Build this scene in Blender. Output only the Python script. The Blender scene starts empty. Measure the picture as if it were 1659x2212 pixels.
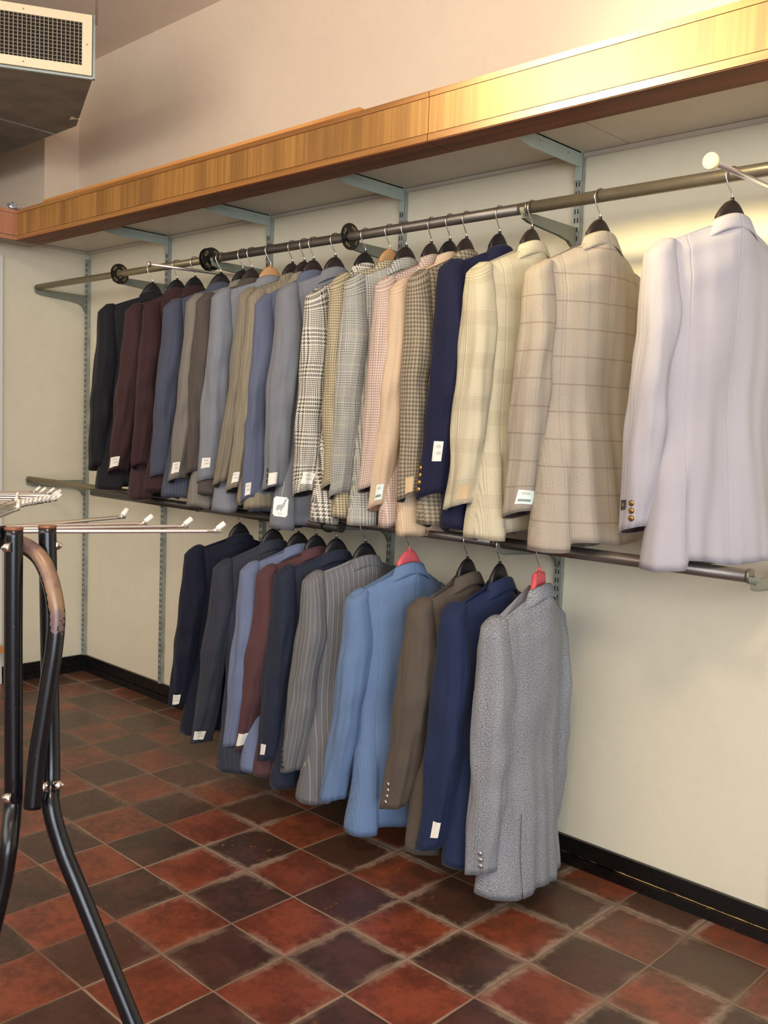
import bpy, bmesh, math, random
from mathutils import Vector, Matrix, noise
C = bpy.context.scene.collection
scene = bpy.context.scene
PI = math.pi

# ------------------------------------------------------------------ camera
cam_d = bpy.data.cameras.new('camera')
cam = bpy.data.objects.new('camera', cam_d); C.objects.link(cam)
scene.camera = cam
F_PX = 2052.5
cam_d.sensor_fit = 'VERTICAL'; cam_d.sensor_height = 36.0; cam_d.lens = 36.0 * F_PX / 2212
cam_d.clip_start = 0.02
_r = Vector((0.72117416, 0.69172985, 0.03765167))
_u = Vector((-0.08646564, 0.03595416, 0.99560584))
_f = Vector((-0.68733655, 0.72126078, -0.08574008))
m = Matrix((( _r.x, _u.x, -_f.x, 4.7856), (_r.y, _u.y, -_f.y, -2.6415), (_r.z, _u.z, -_f.z, 1.3952), (0, 0, 0, 1)))
cam.matrix_world = m

# ------------------------------------------------------------------ light and exposure
scene.view_settings.view_transform = 'Standard'
scene.view_settings.look = 'None'
scene.view_settings.gamma = 1.0
scene.view_settings.exposure = 0.0
world = bpy.data.worlds.new('world'); scene.world = world; world.use_nodes = True
world.node_tree.nodes['Background'].inputs[0].default_value = (0.75, 0.82, 1.0, 1)
world.node_tree.nodes['Background'].inputs[1].default_value = 0.2

def area(name, loc, target, sx, sy, power, color, spread=180):
    l = bpy.data.lights.new(name, 'AREA'); l.shape = 'RECTANGLE'; l.size = sx; l.size_y = sy
    l.energy = power; l.color = color; l.spread = math.radians(spread)
    o = bpy.data.objects.new(name, l); C.objects.link(o); o.location = loc
    o.rotation_euler = (Vector(target) - Vector(loc)).to_track_quat('-Z', 'Y').to_euler()
    return o
# daylight coming through the shop window at the right end of the room
area('window_daylight', (7.6, -4.3, 1.6), (2.2, -0.8, 1.0), 3.2, 2.3, 200, (0.82, 0.90, 1.0))
# second shop front window, behind the photographer
area('front_daylight', (3.0, -5.4, 2.55), (2.4, 0, 1.2), 4.6, 1.4, 84, (1.0, 0.95, 0.88))
# added unseen fill, aimed up to brighten the ceiling and upper wall
area('added_ceiling_fill', (2.4, -3.6, 2.3), (2.0, -3.0, 3.3), 2.0, 1.0, 26, (1.0, 0.90, 0.80))
# warm halogen ceiling lamps
def spot(name, loc, target, power, color, ang, blend, rad):
    l = bpy.data.lights.new(name, 'SPOT'); l.energy = power; l.color = color; l.spot_size = math.radians(ang); l.spot_blend = blend; l.shadow_soft_size = rad
    o = bpy.data.objects.new(name, l); C.objects.link(o); o.location = loc
    o.rotation_euler = (Vector(target) - Vector(loc)).to_track_quat('-Z', 'Y').to_euler()
spot('warm_spot', (2.1, -2.7, 3.15), (3.55, -0.5, 2.36), 860, (1.0, 0.82, 0.42), 33, 1.0, 0.22)
area('warm_lamp_wide', (4.6, -2.6, 3.15), (3.2, 0, 1.9), 0.5, 0.5, 40, (1.0, 0.82, 0.60))

# ------------------------------------------------------------------ tagging helpers
def tag(o, label=None, cat=None, group=None, kind=None):
    if label: o['label'] = label
    if cat: o['category'] = cat
    if group: o['group'] = group
    if kind: o['kind'] = kind
    return o
def empty(name, loc, label, cat, group=None, rz=0.0):
    o = bpy.data.objects.new(name, None); C.objects.link(o); o.empty_display_size = 0.05
    o.location = loc; o.rotation_euler = (0, 0, rz)
    return tag(o, label, cat, group)
def link(name, bm, mat, parent=None, smooth=False, mats=None):
    me = bpy.data.meshes.new(name); bm.to_mesh(me); bm.free()
    for mm in (mats or [mat]): me.materials.append(mm)
    if smooth:
        for p in me.polygons: p.use_smooth = True
    o = bpy.data.objects.new(name, me); C.objects.link(o)
    if parent: o.parent = parent
    return o

# ------------------------------------------------------------------ shape helpers
def box(bm, a, b, mi=0):
    x0, y0, z0 = a; x1, y1, z1 = b
    v = [bm.verts.new(p) for p in ((x0,y0,z0),(x1,y0,z0),(x1,y1,z0),(x0,y1,z0),(x0,y0,z1),(x1,y0,z1),(x1,y1,z1),(x0,y1,z1))]
    for f in ((3,2,1,0),(4,5,6,7),(0,1,5,4),(1,2,6,5),(2,3,7,6),(3,0,4,7)):
        bm.faces.new([v[i] for i in f]).material_index = mi
def bbox(name, a, b, mat, parent=None, bev=0.0):
    bm = bmesh.new(); box(bm, a, b)
    if bev: bmesh.ops.bevel(bm, geom=bm.edges[:], offset=bev, segments=2, affect='EDGES', profile=0.7)
    bmesh.ops.recalc_face_normals(bm, faces=bm.faces)
    return link(name, bm, mat, parent)
def prism(bm, pts, off, mi=0):
    """polygon pts (3D) extruded by vector off"""
    off = Vector(off); a = [bm.verts.new(p) for p in pts]; b = [bm.verts.new(Vector(p)+off) for p in pts]
    n = len(a)
    bm.faces.new(a).material_index = mi; bm.faces.new(b[::-1]).material_index = mi
    for i in range(n):
        bm.faces.new((a[i], b[i], b[(i+1)%n], a[(i+1)%n])).material_index = mi
def frames(pts):
    pts = [Vector(p) for p in pts]; n = len(pts); T = []
    for i in range(n):
        d = (pts[min(i+1,n-1)] - pts[max(i-1,0)]); T.append(d.normalized())
    up = Vector((0,0,1)) if abs(T[0].z) < .9 else Vector((0,1,0))
    N = [(up - T[0]*up.dot(T[0])).normalized()]
    for i in range(1, n):
        v = N[-1] - T[i]*N[-1].dot(T[i]); N.append(v.normalized())
    return pts, T, N
def tube(bm, pts, r, seg=12, cap=True, mi=0):
    pts, T, N = frames(pts); rings = []
    for i, p in enumerate(pts):
        rr = r[i] if isinstance(r, (list, tuple)) else r
        B = T[i].cross(N[i])
        rings.append([bm.verts.new(p + (N[i]*math.cos(a) + B*math.sin(a))*rr) for a in [2*PI*k/seg for k in range(seg)]])
    for i in range(len(rings)-1):
        for k in range(seg):
            f = bm.faces.new((rings[i][k], rings[i][(k+1)%seg], rings[i+1][(k+1)%seg], rings[i+1][k])); f.smooth = True; f.material_index = mi
    if cap:
        bm.faces.new(rings[0][::-1]).material_index = mi; bm.faces.new(rings[-1]).material_index = mi
    return rings
def spline(pts, n=8):
    P = [Vector(p) for p in pts]; out = []
    for i in range(len(P)-1):
        p0 = P[max(i-1,0)]; p1 = P[i]; p2 = P[i+1]; p3 = P[min(i+2,len(P)-1)]
        for k in range(n):
            t = k/n
            out.append(0.5*((2*p1)+(p2-p0)*t+(2*p0-5*p1+4*p2-p3)*t*t+(3*p1-p0-3*p2+p3)*t**3))
    out.append(P[-1]); return out
def tube_obj(name, pts, r, mat, parent=None, seg=16):
    bm = bmesh.new(); tube(bm, pts, r, seg)
    bmesh.ops.recalc_face_normals(bm, faces=bm.faces)
    return link(name, bm, mat, parent)

# ------------------------------------------------------------------ material helpers
def S2L(c):
    c = c/255.0
    return c/12.92 if c <= 0.04045 else ((c+0.055)/1.055)**2.4
def col(r, g, b): return (S2L(r), S2L(g), S2L(b), 1.0)
class V:
    """shader value with operators -> Math nodes"""
    def __init__(s, nt, sock): s.nt = nt; s.s = sock
    def _m(s, op, *o):
        n = s.nt.nodes.new('ShaderNodeMath'); n.operation = op
        for i, x in enumerate((s,)+o):
            if isinstance(x, V): s.nt.links.new(x.s, n.inputs[i])
            else: n.inputs[i].default_value = x
        return V(s.nt, n.outputs[0])
    def __add__(s, o): return s._m('ADD', o)
    def __sub__(s, o): return s._m('SUBTRACT', o)
    def __mul__(s, o): return s._m('MULTIPLY', o)
    def __truediv__(s, o): return s._m('DIVIDE', o)
    def frac(s): return s._m('FRACT')
    def floor(s): return s._m('FLOOR')
    def abs(s): return s._m('ABSOLUTE')
    def lt(s, o): return s._m('LESS_THAN', o)
    def gt(s, o): return s._m('GREATER_THAN', o)
    def min(s, o): return s._m('MINIMUM', o)
    def max(s, o): return s._m('MAXIMUM', o)
    def mod(s, o): return s._m('FLOORED_MODULO', o)
    def pow(s, o): return s._m('POWER', o)
    def inv(s): return (s*-1.0)+1.0
    def ss(s, a, b):
        n = s.nt.nodes.new('ShaderNodeMapRange'); n.interpolation_type = 'SMOOTHSTEP'
        s.nt.links.new(s.s, n.inputs[0]); n.inputs[1].default_value = a; n.inputs[2].default_value = b
        return V(s.nt, n.outputs[0])
    def stripe(s, p, duty=0.5, off=0.0): return ((s*(1.0/p))+off).frac().lt(duty)
class Mat:
    def __init__(s, name, rough=0.5, metal=0.0, base=None, spec=0.5):
        s.m = bpy.data.materials.new(name); s.m.use_nodes = True; s.nt = s.m.node_tree
        s.b = s.nt.nodes['Principled BSDF']; s.b.inputs['Roughness'].default_value = rough
        s.b.inputs['Metallic'].default_value = metal; s.b.inputs['Specular IOR Level'].default_value = spec
        if base: s.b.inputs['Base Color'].default_value = base
    def set(s, name, v): 
        if isinstance(v, V): s.nt.links.new(v.s, s.b.inputs[name])
        else: s.nt.links.new(v, s.b.inputs[name])
    def pos(s):
        n = s.nt.nodes.new('ShaderNodeNewGeometry'); q = s.nt.nodes.new('ShaderNodeSeparateXYZ')
        s.nt.links.new(n.outputs['Position'], q.inputs[0]); return [V(s.nt, o) for o in q.outputs]
    def uv(s):
        n = s.nt.nodes.new('ShaderNodeUVMap'); n.uv_map = 'UVMap'; q = s.nt.nodes.new('ShaderNodeSeparateXYZ')
        s.nt.links.new(n.outputs[0], q.inputs[0]); return [V(s.nt, o) for o in q.outputs][:2]
    def vec(s, x, y, z=0.0):
        n = s.nt.nodes.new('ShaderNodeCombineXYZ')
        for i, q in enumerate((x, y, z)):
            if isinstance(q, V): s.nt.links.new(q.s, n.inputs[i])
            else: n.inputs[i].default_value = q
        return n.outputs[0]
    def noise(s, vec, scale, detail=3.0, rough=0.55):
        n = s.nt.nodes.new('ShaderNodeTexNoise'); n.inputs['Scale'].default_value = scale
        n.inputs['Detail'].default_value = detail; n.inputs['Roughness'].default_value = rough
        s.nt.links.new(vec, n.inputs['Vector']); return V(s.nt, n.outputs[0])
    def white(s, vec):
        n = s.nt.nodes.new('ShaderNodeTexWhiteNoise'); n.noise_dimensions = '3D'; s.nt.links.new(vec, n.inputs['Vector'])
        return V(s.nt, n.outputs[0])
    def mix(s, fac, a, b):
        n = s.nt.nodes.new('ShaderNodeMix'); n.data_type = 'RGBA'
        if isinstance(fac, V): s.nt.links.new(fac.s, n.inputs[0])
        else: n.inputs[0].default_value = fac
        for i, c in ((6, a), (7, b)):
            if isinstance(c, tuple): n.inputs[i].default_value = c
            else: s.nt.links.new(c, n.inputs[i])
        return n.outputs[2]
    def bump(s, h, strength=0.3, dist=0.01):
        n = s.nt.nodes.new('ShaderNodeBump'); n.inputs['Strength'].default_value = strength; n.inputs['Distance'].default_value = dist
        s.nt.links.new(h.s, n.inputs['Height']); s.nt.links.new(n.outputs[0], s.b.inputs['Normal'])

def painted(name, c, rough=0.6, var=0.05, metal=0.0, scale=6.0, spec=0.5, c2=None):
    M = Mat(name, rough, metal, spec=spec); x, y, z = M.pos(); v = M.vec(x, y, z)
    n = M.noise(v, scale, 4); n2 = M.noise(v, scale*9, 3)
    d = c2 or tuple([q*(1-var*2.2) for q in c[:3]]+[1])
    M.set('Base Color', M.mix((n*0.7+n2*0.3).ss(0.35, 0.68), c, d))
    M.bump(n2, 0.06, 0.004)
    return M.m

TX, TY, TT = 2.7437, -0.598, 0.2286
def floor_mat():
    M = Mat('quarry_tile', 0.35); x, y, z = M.pos()
    wob = (M.noise(M.vec(x, y), 9, 2)-0.5)*0.006
    u = ((x-TX)+wob)/TT; v = ((y-TY)+wob)/TT
    fu = u.frac(); fv = v.frac(); cu = u.floor(); cv = v.floor()
    eu = fu.min(fu.inv()); ev = fv.min(fv.inv())
    e = eu.min(ev)*TT
    # rounded distance near tile corners
    par = (cu+cv).mod(2.0).gt(0.5)
    rnd = M.white(M.vec(cu, cv, 3.0)); rnd2 = M.white(M.vec(cu, cv, 7.7))
    P = M.vec(x, y, rnd*4.0)
    nb = M.noise(P, 7, 5, 0.6); nf = M.noise(P, 45, 5, 0.65); nl = M.noise(M.vec(x, y), 1.7, 3)
    red = M.mix((nb*0.6+nf*0.4).ss(0.38, 0.62), col(142, 70, 46), col(97, 46, 31))
    dark = M.mix((nb*0.6+nf*0.4).ss(0.38, 0.62), col(84, 53, 43), col(54, 37, 30))
    base = M.mix(par, red, dark)
    base = M.mix((rnd-0.5).max(0.0)*0.7, base, col(88, 44, 32))
    # ochre scuffs
    sc = (nf.ss(0.55, 0.72))*(M.noise(P, 4, 3).ss(0.5, 0.68))*(rnd2.gt(0.35))
    base = M.mix(sc*0.7, base, col(168, 112, 66))
    # brown film close to the wall; wall reflection painted in towards the corner
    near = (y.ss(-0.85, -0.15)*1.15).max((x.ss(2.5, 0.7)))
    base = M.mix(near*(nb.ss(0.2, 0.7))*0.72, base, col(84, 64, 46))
    # chalky edges
    reg = M.noise(M.vec(x, y), 3.1, 2).ss(0.43, 0.60)*(x.ss(1.2, 2.6)*0.7+0.3)*(y.ss(-1.5, -0.75)*0.9+0.10)
    halo = ((e+(nf-0.5)*0.045+(nb-0.5)*0.03).ss(0.026, 0.002))*reg
    base = M.mix(halo*0.75, base, col(158, 138, 120))
    gw = (M.noise(M.vec(x, y), 5, 2)-0.35)*0.006
    g = (e-gw).ss(0.0036, 0.0012)
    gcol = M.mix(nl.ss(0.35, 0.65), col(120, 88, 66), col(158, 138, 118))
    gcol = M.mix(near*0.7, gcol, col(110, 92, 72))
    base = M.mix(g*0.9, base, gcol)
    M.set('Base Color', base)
    M.set('Roughness', (nf*0.25+0.22+halo*0.3)+g*0.3)
    M.bump((e.ss(0.0, 0.008))*0.6+nb*0.25+nf*0.06, 0.35, 0.006)
    return M.m

def wood_mat(name, ca, cb, cc, axis='x', rough=0.32, across=55, along=1.5):
    M = Mat(name, rough); x, y, z = M.pos()
    if axis == 'x': v = M.vec(x*across, y*along, z*along); w = M.vec(x*across*0.16, y, z*along*.6)
    elif axis == 'y': v = M.vec(x*along, y*across, z*along); w = M.vec(x, y*across*.16, z*along*.6)
    else: v = M.vec(x*along, y*across, z*across); w = M.vec(x*along*.6, y*across*.16, z*across*.16)
    n = M.noise(v, 1.0, 4, 0.6); n2 = M.noise(w, 1.0, 3)
    b = M.mix(n.ss(0.35, 0.68), ca, cb); b = M.mix(n2.ss(0.42, 0.66)*0.75, b, cc)
    M.set('Base Color', b); M.bump(n, 0.05, 0.002); M.b.inputs['Coat Weight'].default_value = 0.2; M.b.inputs['Coat Roughness'].default_value = 0.4
    return M.m

def fabric(name, base, dark=None, kind='plain', p=0.01, big=0.07, c3=None, rough=0.8, weave=0.15, duty=0.5, sheen=0.06):
    """procedural suiting; UV is in metres (u across, v down the cloth)"""
    M = Mat(name, rough, spec=0.25); u, v = M.uv()
    M.b.inputs['Sheen Weight'].default_value = sheen; M.b.inputs['Sheen Roughness'].default_value = 0.45
    n = M.noise(M.vec(u*900.0, v*260.0), 1.0, 2); n2 = M.noise(M.vec(u, v), 6, 3); n3 = M.noise(M.vec(u*200.0, v*700.0), 1.0, 2)
    if dark is None: dark = tuple([q*0.6 for q in base[:3]]+[1])
    if kind == 'plain': c = base
    elif kind == 'pin':
        c = M.mix((u.stripe(p, duty))*0.75, base, dark)
    elif kind == 'hound':
        a = u.stripe(p); b = v.stripe(p); t = (u+v).stripe(p*0.5)
        k = (t*a)+((t.inv())*b); c = M.mix(k, base, dark)
    elif kind == 'glen':
        Bu = u.stripe(big, 0.5); Bv = v.stripe(big*1.15, 0.5)
        a = Bu*u.stripe(p)+Bu.inv()*u.stripe(p*0.5); b = Bv*v.stripe(p)+Bv.inv()*v.stripe(p*0.5)
        t = (u+v).stripe(p*0.5); k = (t*a)+((t.inv())*b); c = M.mix(k, base, dark)
        if c3: c = M.mix((u.stripe(big, 0.035, 0.25)).max(v.stripe(big*1.15, 0.03, 0.25))*0.7, c, c3)
    elif kind == 'lines':       # bands of fine horizontal and vertical lines
        a = (u.stripe(big, 0.35))*(u.stripe(p, 0.4)); b = (v.stripe(big*1.2, 0.35))*(v.stripe(p, 0.4))
        k = a.max(b); c = M.mix(k*0.42, base, dark)
    elif kind == 'window':
        a = (u.stripe(big, 0.04)*0.45); b = (v.stripe(big*1.10, 0.05)); a2 = u.stripe(big, 0.3, 0.62)*u.stripe(p, 0.4)
        t = (u+v).stripe(0.0035); tw = M.mix(t*0.35, base, dark)
        c = M.mix((a.max(b))*(t*0.3+0.38), tw, c3); c = M.mix(a2*0.3, c, col(150, 132, 110))
    elif kind == 'tweed':
        s1 = M.noise(M.vec(u, v), 340, 3, 0.9); s2 = M.noise(M.vec(u*1.0, v*0.35), 28, 3)
        h = ((u*(1/0.024)).frac()-0.5).abs()*0.024+v; hb = (h*(1/0.008)).frac().lt(0.5)
        c = M.mix(s1.ss(0.44, 0.60), base, dark); c = M.mix(hb*0.14, c, dark); c = M.mix(s1.ss(0.42, 0.33)*0.7, c, c3 or (0.8,0.8,0.8,1))
        c = M.mix(u.stripe(0.048, 0.5)*0.10, c, dark)
    c = M.mix((n*0.5+n3*0.5).ss(0.35, 0.65)*weave*2.2, c, tuple([q*0.45 for q in base[:3]]+[1]))
    c = M.mix(n2.ss(0.4, 0.7)*0.10, c, tuple([min(1, q*1.25) for q in base[:3]]+[1]))
    M.set('Base Color', c)
    # seams: centre back (u=0) and side seams
    sm = (u.abs().min((u.abs()-0.125).abs())).ss(0.0, 0.0035)
    M.bump(sm*1.0+(n*0.5+n3*0.5)*0.10, 0.35, 0.003)
    return M.m

# ------------------------------------------------------------------ common materials
m_wall_low = painted('cream_wall_panel', col(222, 214, 190), 0.55, 0.03, scale=2.0)
m_wall_up = painted('beige_plaster', col(228, 209, 186), 0.8, 0.02, scale=3.0)
m_ceiling = painted('ceiling_paint', col(236, 220, 204), 0.85, 0.02)
m_white = painted('white_gloss_paint', col(225, 225, 220), 0.35, 0.02)
m_rightwall = painted('shop_wall_paint', col(205, 198, 185), 0.8, 0.02)
m_shelf = painted('grey_shelf_laminate', col(196, 186, 172), 0.45, 0.03)
m_bracket = painted('grey_green_enamel', col(168, 180, 170), 0.38, 0.04, spec=0.5)
m_bracket2 = painted('grey_green_enamel_dull', col(126, 130, 116), 0.45, 0.05)
m_rail = painted('brushed_steel_rail', col(122, 114, 106), 0.36, 0.06, metal=0.7, scale=30)
m_rail_old = painted('olive_painted_rail', col(130, 120, 92), 0.38, 0.05, metal=0.5, scale=20)
m_rail_dark = painted('dark_painted_rail', col(72, 66, 60), 0.4, 0.06, metal=0.5, scale=20)
m_chrome = Mat('chrome', 0.12, 1.0, col(225, 222, 215)).m
m_wire = Mat('hook_wire', 0.22, 1.0, col(225, 222, 216)).m
m_wirew = Mat('pale_arm_wire', 0.22, 0.9, col(238, 234, 226)).m
m_blackplastic = Mat('black_hanger_plastic', 0.45, 0.0, col(22, 20, 22)).m
m_darkwood = painted('dark_hanger_wood', col(48, 36, 33), 0.45, 0.1)
m_lightwood = painted('light_hanger_wood', col(196, 148, 98), 0.45, 0.08, scale=30)
m_pink = Mat('pink_hanger_plastic', 0.5, 0.0, col(236, 100, 104)).m
m_disc = Mat('black_disc_plastic', 0.35, 0.0, col(18, 17, 18)).m
m_gold = Mat('gold_print', 0.35, 0.5, col(176, 148, 92)).m
m_lining = Mat('jacket_lining', 0.4, 0.0, col(40, 36, 38)).m
m_peachlining = Mat('peach_lining', 0.45, 0.0, col(196, 150, 118)).m
m_rubber = Mat('white_rubber_tip', 0.4, 0.0, col(238, 234, 222)).m
m_wood_front = wood_mat('valance_veneer', col(174, 126, 64), col(152, 106, 50), col(130, 90, 44), 'x', 0.42, 75)
m_wood_side = wood_mat('valance_veneer_side', col(190, 132, 100), col(172, 116, 86), col(160, 104, 76), 'y', 0.35, 40)
m_wood_lip = wood_mat('valance_lip_veneer', col(174, 124, 66), col(150, 98, 46), col(130, 82, 40), 'z', 0.32, 70, 1.2)
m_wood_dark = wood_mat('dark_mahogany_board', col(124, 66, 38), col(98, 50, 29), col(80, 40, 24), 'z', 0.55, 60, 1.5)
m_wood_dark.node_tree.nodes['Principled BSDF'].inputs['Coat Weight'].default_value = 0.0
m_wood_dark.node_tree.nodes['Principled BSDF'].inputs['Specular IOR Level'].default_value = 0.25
m_wood_plank = wood_mat('raw_pine_plank', col(214, 152, 84), col(196, 132, 68), col(184, 120, 60), 'z', 0.5, 60, 1.5)

# ------------------------------------------------------------------ room shell
def struct(o): o['kind'] = 'structure'; return o
Zc = 3.28
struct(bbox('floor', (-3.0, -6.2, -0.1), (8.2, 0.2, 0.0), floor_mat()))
struct(bbox('ceiling', (-3.0, -6.2, Zc), (8.2, 0.2, Zc+0.1), m_ceiling))
bm = bmesh.new(); box(bm, (-0.118, 0.0, 2.29), (8.2, 0.12, Zc)); struct(link('wall_back', bm, m_wall_up))
bm = bmesh.new(); box(bm, (-0.118, 0.0, 0.0), (8.2, 0.12, 2.29)); struct(link('wall_rear', bm, m_wall_low))
bm = bmesh.new(); box(bm, (-3.0, -0.195, 0.0), (-0.118, 0.12, Zc)); struct(link('wall_recess', bm, m_wall_up))
struct(bbox('wall_left', (-0.118, -0.475, 0.0), (0.0, 0.0, 2.29), m_wall_low))
struct(bbox('wall_side', (-0.118, -6.1, 0.0), (-0.008, -0.475, 2.29), m_wall_low))
struct(bbox('wall_far', (-3.1, -6.1, 0.0), (-3.0, -0.1, Zc), m_wall_up))
struct(bbox('wall_front', (-3.0, -6.2, 0.0), (8.2, -6.1, Zc), m_rightwall))
bm = bmesh.new()
box(bm, (8.0, -6.1, 0.0), (8.1, 0.0, 0.3)); box(bm, (8.0, -6.1, 2.8), (8.1, 0.0, Zc)); box(bm, (8.0, -1.0, 0.3), (8.1, 0.0, 2.8)); box(bm, (8.0, -6.1, 0.3), (8.1, -5.0, 2.8))
struct(link('wall_right', bm, m_rightwall))
# skirting: board with a thin toe strip, chipped paint along the strip
M = Mat('black_gloss_skirting', 0.25); x, y, z = M.pos()
nn = M.noise(M.vec(x*0.6, y, z), 60, 5, 0.75); n2 = M.noise(M.vec(x, y, z), 5, 3)
line = ((z-0.037).abs()+(nn-0.5)*0.010).ss(0.0022, 0.0008)
chip = (line*n2.ss(0.42, 0.52)*x.ss(1.8, 3.2)).max((nn.ss(0.66, 0.72)*z.ss(0.018, 0.004)*x.ss(2.4, 3.2)))
dust = nn.ss(0.55, 0.75)*z.ss(0.012, 0.0)*0.5
b = M.mix(dust, col(12, 11, 11), col(70, 58, 44)); M.set('Base Color', M.mix(chip, b, col(196, 160, 104))); M.set('Roughness', nn*0.3+0.12)
m_skirt = M.m
bm = bmesh.new(); box(bm, (0, -0.013, 0.036), (8.0, 0, 0.09)); box(bm, (0, -0.02, 0.0), (8.0, 0, 0.034)); struct(link('baseboard_back', bm, m_skirt))
bm = bmesh.new(); box(bm, (0, -0.475, 0.036), (0.013, -0.013, 0.09)); box(bm, (0, -0.475, 0.0), (0.02, -0.02, 0.034)); struct(link('baseboard_left', bm, m_skirt))
struct(bbox('trim_1', (-0.008, -0.56, 0.0), (0.012, -0.475, 2.2), m_white, bev=0.002))
M = Mat('seam', 0.5)
# ledge low on the left wall
o = bbox('wooden_ledge', (0.012, -0.75, 0.185), (0.10, -0.497, 0.215), m_wood_plank, bev=0.002)
tag(o, 'small orange brown wooden ledge low on the left wall behind the black stand', 'ledge')

# ------------------------------------------------------------------ slotted wall standards
UX = [0.0+0.016, 0.7787, 1.5466, 2.3199, 3.0787, 3.852]
M = Mat('slotted_standard_metal', 0.42, 0.35); x, y, z = M.pos()
sl = (z.stripe(0.032, 0.55)); M.set('Base Color', M.mix(M.noise(M.vec(x, y, z), 20, 3).ss(.3, .7), col(168, 172, 166), col(146, 150, 142)))
m_std = M.m
m_slot = Mat('slot_dark', 0.8, 0.0, col(28, 26, 24)).m
stdlab = ['grey slotted wall upright in the corner beside the left wall', 'grey slotted wall upright, second from the left corner', 'grey slotted wall upright, third from the left corner, behind the tan wood hanger',
          'grey slotted wall upright above the checked jackets, fourth from the corner', 'grey slotted wall upright behind the herringbone jacket and its upper shelf bracket', 'grey slotted wall upright beyond the right edge of the picture']
for i, X in enumerate(UX):
    t = empty('wall_upright', (X, 0, 0.09), stdlab[i], 'shelf upright', 'slotted wall uprights')
    top = 2.286-0.09 if i else 2.286-0.13
    bm = bmesh.new(); w = 0.0125; d = 0.02
    box(bm, (-w, -d, 0), (-w+0.003, 0, top)); box(bm, (w-0.003, -d, 0), (w, 0, top)); box(bm, (-w, -d-0.001, 0), (w, -d+0.001, top))
    link('channel', bm, m_std, t)
    bm = bmesh.new(); k = 0.02
    while k < top-0.03:
        for s in (-0.0052, 0.0052): box(bm, (s-0.0019, -d-0.0016, k), (s+0.0019, -d-0.0009, k+0.015))
        k += 0.028
    o = link('slots', bm, m_slot, t); o['kind'] = 'stuff'

# ------------------------------------------------------------------ brackets
YU, ZU, YL, ZL = -0.2941, 2.0639, -0.3339, 1.0705
names5 = ['in the left corner', 'second from the left corner', 'third from the left corner', 'fourth from the left corner', 'nearest the camera']
for i, X in enumerate(UX[1:]):
    bm = bmesh.new()
    prism(bm, [(X+0.006, -0.003, 2.286), (X+0.006, -0.003, 2.24), (X+0.006, -0.30, 2.24), (X+0.006, -0.45, 2.262), (X+0.006, -0.47, 2.286)], (0.004, 0, 0))
    box(bm, (X-0.004, -0.47, 2.282), (X+0.010, -0.003, 2.2858)); box(bm, (X-0.010, -0.028, 2.20), (X+0.012, -0.021, 2.286))
    for yy in (-0.1, -0.25, -0.37): 
        r0 = 0.0028; prism(bm, [(X+0.010, yy+r0*math.cos(a), 2.268+r0*math.sin(a)) for a in [k*PI/4 for k in range(8)]], (0.001, 0, 0), 1)
    bmesh.ops.recalc_face_normals(bm, faces=bm.faces)
    o = link('shelf_bracket', bm, None, mats=[m_bracket, m_bracket2])
    tag(o, 'pale bracket under the top shelf, ' + ['at the second wall upright from the left corner', 'at the third wall upright from the left corner', 'at the fourth wall upright, above the checked jackets', 'at the upright nearest the camera', 'just past the right edge of the picture'][i], 'bracket', 'top shelf brackets')
def rail_bracket(X, Yr, Zr, label, grp, m, holder=True):
    t = empty('rail_bracket', (X, 0, Zr-0.1), label, 'bracket', grp)
    bm = bmesh.new(); H = 0.1
    L = -Yr
    pr = [(0, -0.021, H-0.008), (0, -0.021, 0.0), (0, -0.030, 0.008), (0, -0.042, 0.030), (0, -0.065, 0.044), (0, -0.12, 0.052), (0, -L+0.02, H-0.038), (0, -L-0.012, H-0.030), (0, -L-0.018, H-0.018), (0, -L+0.016, H-0.013), (0, -L+0.05, H-0.008)]
    prism(bm, [(-0.002, q[1], q[2]) for q in pr], (0.004, 0, 0))
    # curved stiffening flange along the lower edge
    low = pr[1:8]
    for a, b in zip(low[:-1], low[1:]):
        prism(bm, [(-0.006, a[1], a[2]), (0.007, a[1], a[2]), (0.007, b[1], b[2]), (-0.006, b[1], b[2])], (0, 0, 0.002))
    bmesh.ops.recalc_face_normals(bm, faces=bm.faces)
    link('arm', bm, m, t)
    bm = bmesh.new()
    pts = [(0, -L+0.0175*math.cos(a), H+0.0175*math.sin(a)) for a in [PI*1.0+PI*k/10 for k in range(11)]]
    for a, b in zip(pts[:-1], pts[1:]):
        prism(bm, [(-0.008, a[1], a[2]), (0.008, a[1], a[2]), (0.008, b[1], b[2]), (-0.008, b[1], b[2])], (0, 0, -0.003))
    bmesh.ops.recalc_face_normals(bm, faces=bm.faces)
    link('cradle', bm, m, t)
loc6 = ['at the left corner upright', 'at the second upright from the left corner', 'at the third upright from the left corner', 'at the fourth upright from the left corner', 'at the upright nearest the camera', 'beyond the right edge of the picture']
for i, X in enumerate(UX):
    rail_bracket(X, YU, ZU, 'grey green bracket carrying the upper hanging rail ' + loc6[i], 'upper rail brackets', m_bracket2)
    rail_bracket(X, YL, ZL, 'grey green bracket carrying the lower hanging rail ' + loc6[i].replace('beyond the right edge of the picture', 'at its right end'), 'lower rail brackets', m_bracket2)

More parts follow.
